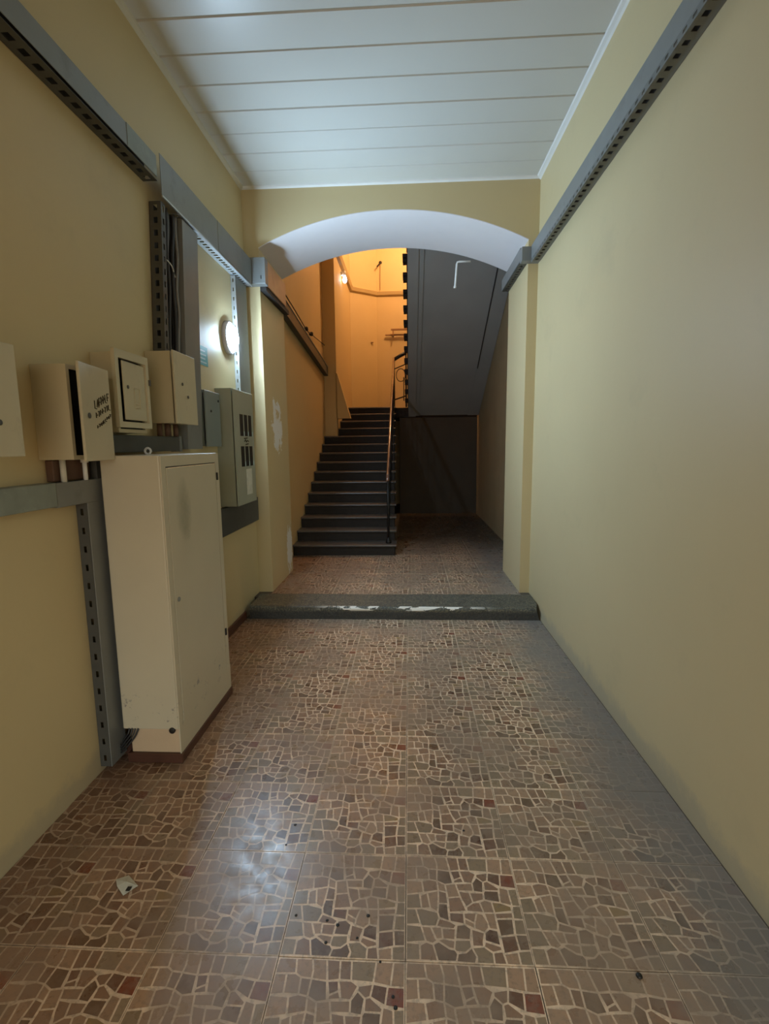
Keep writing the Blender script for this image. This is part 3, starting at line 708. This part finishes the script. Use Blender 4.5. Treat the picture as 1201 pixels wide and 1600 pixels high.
t8 = tag(box('wall_plate', (XL+.001, 3.80, .872), (XL+.04, 4.80, 1.10), tray_dark, bevel=.002), 'dark grey trunking plate below the meter cabinet beside the pier', 'trunking')
# ---------------------------------------------------------------- right high trunking
t9 = thing('right_cable_tray', 'grey slotted cable tray high on the right wall', 'cable tray', (XR, 2.0, 3.23))
E_ = XR-.085
box('cover', (E_, YBACK+.01, 3.232), (E_+.004, YA-.09, 3.352), tray_grey, t9, .0015)
perf('slotted_underside', (XR-.002, YBACK+.01, 3.222), (0,1,0), (-1,0,0), YA-YBACK-.1, .083, tray_mid, t9, period=.07, hl=.03, hw=.3)
bm = bmesh.new(); add_perf(bm, (E_-.001, YBACK+.01, 3.205), (0,1,0), (0,0,1), YA-YBACK-.1, .034, .003, period=.07, hl=.03, hw=.4); finish(bm, 'slotted_edge', tray_mid, t9)
box('back_channel', (XR-.02, YBACK+.01, 3.24), (XR-.001, YA-.09, 3.345), inner_dark, t9)
box('pier_cover', (OR-.075, YA-.088, 3.225), (XR-.001, YA-.002, 3.345), tray_grey, t9, .002)
box('reveal_cover', (OR-.075, YA-.002, 3.25), (OR-.001, YB+.02, 3.365), tray_grey, t9, .002)
perf('reveal_underside', (OR-.002, YA, 3.24), (0,1,0), (-1,0,0), YB-YA, .07, tray_dark, t9, period=.07, hl=.036, hw=.4)
tc = tag(tube('loose_cable', smooth_path([(XR-.03, .8, 3.40), (XR-.02, 1.7, 3.39), (XR-.015, 2.1, 3.385), (XR-.012, 2.5, 3.44), (XR-.014, 2.75, 3.385), (XR-.01, 3.2, 3.40), (XR-.012, 3.7, 3.38), (XR-.01, 4.2, 3.39), (XR-.012, 4.74, 3.37)], 6), .006, cable_mat, seg=6), 'thin black cable lying loose along the right tray', 'cable')

# ---------------------------------------------------------------- wall lamp
LC = (XL+.001, 4.285, 2.515)
lamp = thing('wall_lamp', 'round glowing bulkhead lamp on the left wall', 'lamp', LC)
disc('base', LC, (1,0,0), [(.137,0),(.137,.026),(.130,.034),(.112,.037),(.108,.034)], mat('lamp_ring', (.62,.60,.64), .5), lamp, 40)
glow = mat('lamp_glass', (1,1,1), .3, emit=((.66, .93, 1.2), LAMP_STRENGTH))
disc('glass', (LC[0]+.033, LC[1], LC[2]), (1,0,0), [(.107,0),(.105,.010),(.095,.026),(.07,.040),(.04,.044),(.005,.046)], glow, lamp, 40)
la = light('lamp_led', 'AREA', (LC[0]+.082, LC[1], LC[2]), LAMP_WATTS, (.66, .93, 1.2)); la.data.shape = 'DISK'; la.data.size = .15
la.rotation_euler = (0, math.radians(-90), 0)
# sticker sign
sg = thing('wall_sign', 'small teal and white sticker on the wall left of the lamp', 'sign', (XL, 3.72, 2.21))
teal = mat('teal_print', (.10, .33, .32), .5); pale = mat('sign_pale', (.45, .60, .60), .5)
box('sheet', (XL+.0005, 3.60, 2.205), (XL+.003, 3.83, 2.345), teal, sg)
for i in range(4): box('line', (XL+.003, 3.64, 2.222+i*.028), (XL+.0036, 3.80-.02*(i % 2), 2.232+i*.028), pale, sg)
box('picture', (XL+.003, 3.605, 2.235), (XL+.0036, 3.66, 2.33), pale, sg)

# ---------------------------------------------------------------- tall cabinet
cab = thing('tall_cabinet', 'tall cream electrical cabinet standing on a low plinth', 'cabinet', (-1.3, 2.62, .0))
X0, X1, Ya, Yb_, Zb, Zt = -1.455, -1.166, 2.262, 2.972, .185, 1.562
box('body', (X0, Ya, Zb), (X1-.004, Yb_, Zt), cabinet_mat, cab, .006, 2)
bm = bmesh.new()                                     # front frame around the door
for lo, hi in (((X1-.004, Ya+.004, Zt-.055), (X1+.003, Yb_-.004, Zt-.004)), ((X1-.004, Ya+.004, Zb), (X1+.003, Ya+.045, Zt-.055)), ((X1-.004, Yb_-.055, Zb), (X1+.003, Yb_-.004, Zt-.055))): add_box(bm, lo, hi)
finish(bm, 'frame', cabinet_mat, cab)
box('door_gap', (X1-.0045, Ya+.045, Zb+.015), (X1-.0030, Yb_-.055, Zt-.055), black, cab)
dr = box('door', (X1-.0030, Ya+.0505, Zb+.02), (X1+.004, Yb_-.060, Zt-.061), cabinet_mat, cab, .0015)
box('hinge', (X1+.002, Yb_-.052, 1.40), (X1+.012, Yb_-.040, 1.445), black, dr, .002)
box('hinge', (X1+.002, Yb_-.052, .42), (X1+.012, Yb_-.040, .465), black, dr, .002)
disc('lock', (X1+.004, Ya+.085, .84), (1,0,0), [(.012,0),(.012,.004),(.008,.006)], tray_grey, dr, 14)
box('plinth', (X0+.03, Ya+.012, .052), (X1-.002, Yb_+.004, Zb), plinth_mat, cab, .006, 2)
box('plinth_front', (X1-.004, Ya+.006, .052), (X1+.002, Yb_+.006, Zb+.02), cabinet_mat, cab)
box('base_strip', (X0+.01, Ya-.002, 0.001), (X1+.008, Yb_+.012, .052), dark_red, cab, .004)
bm = bmesh.new()
for i in range(4): add_tube(bm, smooth_path([(X0+.03+i*.016, Ya+.006, .195), (X0+.028+i*.012, Ya-.006, .165-i*.004), (X0+.005+i*.006, Ya-.004-i*.004, .135-i*.012), (X0-.018, Ya-.004, .10-i*.014)], 4), .004+.001*(i % 2), 6)
finish(bm, 'cable_bundle', cable_mat, cab, smooth=True)
disc('drain_hole', (X1-.035, Ya+.0, Zb-.004), (0,-1,0), [(.016,-.004),(.016,.004),(.010,.006)], black, cab, 14)
kb = thing('cable_clip', 'white round plastic cable clip on the tall cabinet top', 'clip', (-1.40, 2.60, Zt))
bm = bmesh.new(); add_tube(bm, [(-1.40+math.cos(a*.42)*.016, 2.60, Zt+.018+math.sin(a*.42)*.016) for a in range(15)], .006, 8, closed=True); finish(bm, 'loop', white_plastic, kb, smooth=True)

# ---------------------------------------------------------------- wall boxes
def wall_box(t, x1, ya, yb, za, zb, m, open_front=True, wallt=.004):
    """sheet steel enclosure, open towards the room"""
    bm = bmesh.new(); a = wallt; x0_ = XL+.001
    for lo, hi in (((x0_, ya+a, za+a), (x0_+a, yb-a, zb-a)), ((x0_, ya, za), (x1, ya+a, zb)), ((x0_, yb-a, za), (x1, yb, zb)), ((x0_, ya+a, za), (x1, yb-a, za+a)), ((x0_, ya+a, zb-a), (x1, yb-a, zb))): add_box(bm, lo, hi)
    for lo, hi in (((x1-a, ya+a, za+a), (x1, ya+.018, zb-a)), ((x1-a, yb-.018, za+a), (x1, yb-a, zb-a)), ((x1-a, ya+.018, za+a), (x1, yb-.018, za+.018)), ((x1-a, ya+.018, zb-.018), (x1, yb-.018, zb-a))): add_box(bm, lo, hi)
    o = finish(bm, 'body', m, t)
    box('interior', (x0_+a+.001, ya+a+.001, za+a+.001), (x1-.02, yb-a-.001, zb-a-.001), black, t)
    return o
def door_panel(t, near, far, za, zb, m, thick=.012, name='door', zb_far=None):
    """door leaf seen edge-on from near (x,y) to far (x,y)"""
    zf = zb if zb_far is None else zb_far
    n = Vector((far[1]-near[1], -(far[0]-near[0]), 0)).normalized()*thick
    bm = bmesh.new(); a = Vector((*near, 0)); b = Vector((*far, 0))
    Z = lambda p, z: p+Vector((0,0,z))
    add_hex(bm, [Z(a-n, za), Z(a, za), Z(b, za), Z(b-n, za), Z(a-n, zb), Z(a, zb), Z(b, zf), Z(b-n, zf)])
    bmesh.ops.bevel(bm, geom=list(bm.edges), offset=.0025, segments=1, affect='EDGES')
    return finish(bm, name, m, t), a, b, n.normalized()
def strokes(parent, name, a, b, n, polys, m, r=.0028):
    """pen strokes on a door: (u along a->b in metres, z)"""
    d_ = (b-a).normalized(); bm = bmesh.new()
    for pl in polys: add_tube(bm, [a+d_*u+n*.001+Vector((0,0,z)) for u, z in pl], r, 5)
    return finish(bm, name, m, parent)
# nearest box, cut by the picture edge
b0 = thing('meter_box', 'cream box at the left picture edge, nearest of the wall boxes', 'box', (XL, 1.45, 1.57))
wall_box(b0, -1.40, 1.30, 1.66, 1.58, 1.945, cream2)
d0, a, b, n = door_panel(b0, (-1.36, 1.27), (-1.36, 1.698), 1.573, 1.955, cream)
disc('lock', (-1.36, 1.60, 1.688), (1,0,0), [(.010,0),(.010,.003),(.006,.004)], tray_dark, d0, 14)
# box with the open door and handwriting
b1 = thing('open_meter_box', 'cream box with ajar door and black handwriting', 'box', (XL, 2.14, 1.55))
wall_box(b1, -1.388, 1.99, 2.27, 1.552, 1.94, cream2)
d1, a, b, n = door_panel(b1, (-1.330, 1.985), (-1.375, 2.258), 1.545, 1.950, cream)
W = []
def glyphs(u0_, z0_, cnt, wd, ht, slope, seed):
    rg = random.Random(seed)
    for i in range(cnt):
        u = u0_+i*wd*1.25; z = z0_+slope*(u-u0_)
        k = rg.choice(range(5))
        if k == 0: W.append([(u, z), (u, z+ht), (u+wd, z+ht)]); W.append([(u, z+ht*.5), (u+wd*.8, z+ht*.5)])
        if k == 1: W.append([(u, z+ht), (u, z), (u+wd, z)])
        if k == 2: W.append([(u, z), (u+wd*.5, z+ht), (u+wd, z)]); W.append([(u+wd*.2, z+ht*.4), (u+wd*.8, z+ht*.4)])
        if k == 3: W.append([(u, z), (u, z+ht), (u+wd, z+ht*.6), (u, z+ht*.4)])
        if k == 4: W.append([(u, z+ht), (u+wd, z+ht)]); W.append([(u+wd*.5, z+ht), (u+wd*.5, z)])
glyphs(.112, 1.768, 7, .017, .034, .32, 4); glyphs(.118, 1.728, 7, .017, .022, .34, 11); glyphs(.122, 1.684, 9, .013, .012, .42, 9)
strokes(d1, 'handwriting', a, b, n, W, ink, .0024)
bm = bmesh.new(); c = a+(b-a).normalized()*.055+n*.001; add_disc(bm, c+Vector((0,0,1.735)), n, [(.012,0),(.012,.003),(.007,.005)], 14); finish(bm, 'lock', tray_dark, d1)
# framed box
b2 = thing('framed_meter_box', 'cream box with raised frame and sunken crooked door', 'box', (XL, 2.53, 1.67))
wall_box(b2, -1.425, 2.39, 2.655, 1.675, 2.06, cream2)
bm = bmesh.new()
for lo, hi in (((-1.4245, 2.37, 2.035), (-1.405, 2.675, 2.075)), ((-1.4245, 2.37, 1.70), (-1.405, 2.675, 1.728)), ((-1.4245, 2.37, 1.728), (-1.405, 2.398, 2.035)), ((-1.4245, 2.650, 1.728), (-1.405, 2.675, 2.035))): add_box(bm, lo, hi)
finish(bm, 'frame', cream, b2)
d2, a, b, n = door_panel(b2, (-1.400, 2.422), (-1.414, 2.646), 1.738, 2.025, cream, .008)
bm = bmesh.new(); add_disc(bm, a+(b-a)*.16+n*.001+Vector((0,0,1.90)), n, [(.009,0),(.009,.003),(.006,.004)], 14); finish(bm, 'lock', tray_dark, d2)
strokes(d2, 'label_frame', a, b, n, [[(.10,1.80),(.10,1.90),(.155,1.90),(.155,1.80),(.10,1.80)], [(.115,1.82),(.14,1.82)]], cream2, .003)
box('hinge', (-1.407, 2.668, 1.93), (-1.398, 2.682, 1.96), tray_dark, b2)
# third box
b3 = thing('deep_meter_box', 'deep plain cream box just left of the vertical cable duct', 'box', (XL, 3.05, 1.74))
wall_box(b3, -1.388, 2.90, 3.19, 1.742, 2.156, cream2)
d3, a, b, n = door_panel(b3, (-1.364, 2.89), (-1.370, 3.195), 1.738, 2.160, cream)
for u, z in ((.10, 1.975), (.17, 1.905)):
    bm = bmesh.new(); add_disc(bm, a+(b-a).normalized()*u+n*.001+Vector((0,0,z)), n, [(.009,0),(.009,.003),(.005,.005)], 14); finish(bm, 'lock', tray_dark, d3)
# grey box
b4 = thing('grey_box', 'shallow grey box between the duct and the meter cabinet', 'box', (XL, 3.7, 1.6))
wall_box(b4, -1.485, 3.55, 3.82, 1.605, 2.008, grey_enamel)
d4, a, b, n = door_panel(b4, (-1.462, 3.55), (-1.468, 3.84), 1.60, 2.006, grey_enamel)
for u, z in ((.10, 1.86), (.255, 1.945)):
    bm = bmesh.new(); add_disc(bm, a+(b-a).normalized()*u+n*.001+Vector((0,0,z)), n, [(.009,0),(.009,.004),(.005,.005)], 14); finish(bm, 'lock', black, d4)
# meter cabinet with six windows
b5 = thing('meter_cabinet', 'pale greenish meter cabinet with six dark windows beside the pier', 'cabinet', (XL, 4.17, 1.11))
wall_box(b5, -1.408, 3.93, 4.42, 1.112, 2.058, greenish)
d5 = box('door', (-1.402, 3.935, 1.112), (-1.394, 4.425, 2.055), greenish, b5, .002)
for r_, (z0_, z1_) in enumerate(((1.685, 1.865), (1.43, 1.60))):
    for c_ in range(3):
        y0_ = 4.065+c_*.108
        box('window', (-1.396, y0_, z0_), (-1.3925, y0_+.082, z1_), black, d5, .001)
        box('cable_tag', (-1.3925, y0_+.084, z0_+.002), (-1.390, y0_+.100, z0_+.04), pale, d5)
strokes(d5, 'handwriting', Vector((-1.394, 3.935, 0)), Vector((-1.394, 4.425, 0)), Vector((1,0,0)), [[(.22,1.665),(.30,1.67)], [(.22,1.64),(.25,1.655),(.27,1.635),(.30,1.65),(.33,1.64)], [(.25,1.615),(.32,1.62)]], ink, .005)
box('paper_notice', (-1.394, 4.17, 1.185), (-1.3925, 4.315, 1.405), mat('paper', (.60,.60,.52), .8, var=.2, scale=30), d5)
# pipes below the boxes
def pipes(label, lst, m):
    t = thing('conduit_pipes', label, 'pipes', (XL, lst[0][0], lst[0][2]))
    for y, x, z0_, z1_, r, mm in lst: tube('pipe', [(x, y, z0_), (x, y, z1_)], r, mm, t)
    return t
pp = pipes('rusty box and white conduit ends under the open meter box', [(2.06, XL+.05, 1.455, 1.551, .012, coving_mat), (2.19, XL+.06, 1.455, 1.551, .010, white_plastic)], rust)
box('junction_box', (XL+.001, 2.02, 1.459), (XL+.035, 2.26, 1.549), rust, pp, .003)
disc('pipe_cap', (XL+.06, 2.19, 1.535), (0,0,1), [(.016,0),(.016,.014)], white_plastic, pp, 12)
pp2 = pipes('brown pipes dropping from the deep meter box to the trunking', [(2.93+i*.055, XL+.045+.02*(i % 2), 1.667, 1.741, .016, rust) for i in range(4)], rust)
# ---------------------------------------------------------------- litter
lt = thing('paper_scrap', 'crumpled small white wrapper lying on the floor tiles', 'litter', (-1.05, 1.56, .0005))
bm = bmesh.new(); c = [(-1.100, 1.585), (-1.062, 1.605), (-1.003, 1.563), (-1.035, 1.522)]
V = [bm.verts.new((x, y, .002)) for x, y in c]; m0 = bm.verts.new((-1.05, 1.568, .012)); m1 = bm.verts.new((-1.078, 1.556, .004))
for tri in ((V[0], V[1], m0), (V[1], V[2], m0), (V[2], V[3], m0), (V[3], m1, m0), (m1, V[0], m0)): bm.faces.new(tri)
r_ = bmesh.ops.extrude_face_region(bm, geom=bm.faces[:]); bmesh.ops.translate(bm, verts=[e for e in r_['geom'] if isinstance(e, bmesh.types.BMVert)], vec=(0, 0, .0012))
finish(bm, 'wrapper', mat('paper_white', (.52, .52, .45), .7, var=.15, scale=50), lt)
box('print', (-1.034, 1.534, .0085), (-1.018, 1.552, .0095), black, lt)
tag(disc('pebble', (.686, 1.32, .0005), (0,0,1), [(.006,0),(.010,.002),(.008,.006),(.003,.008)], black, seg=10), 'small black lump on the tiles near the right foreground', 'litter')

# dark gum and tar spots trodden onto the tiles
for i, (x, y) in enumerate(((-.147, 1.481), (-.247, 1.444), (-.285, 1.459), (-.177, 1.403), (-.277, 1.384), (-.395, 1.473), (-.491, 1.877), (-.504, 1.771), (-.054, 1.234), (-.046, 1.206), (-.097, 1.331), (.22, 1.871))):
    r = random.uniform(.004, .0065)
    tag(disc('gum_spot', (x, y, .0006), (0,0,1), [(r,0),(r,.0008),(r*.6,.0016)], black, seg=9), 'small dark gum spot trodden onto the foreground floor tiles', 'stain', 'gum spots on the floor tiles')
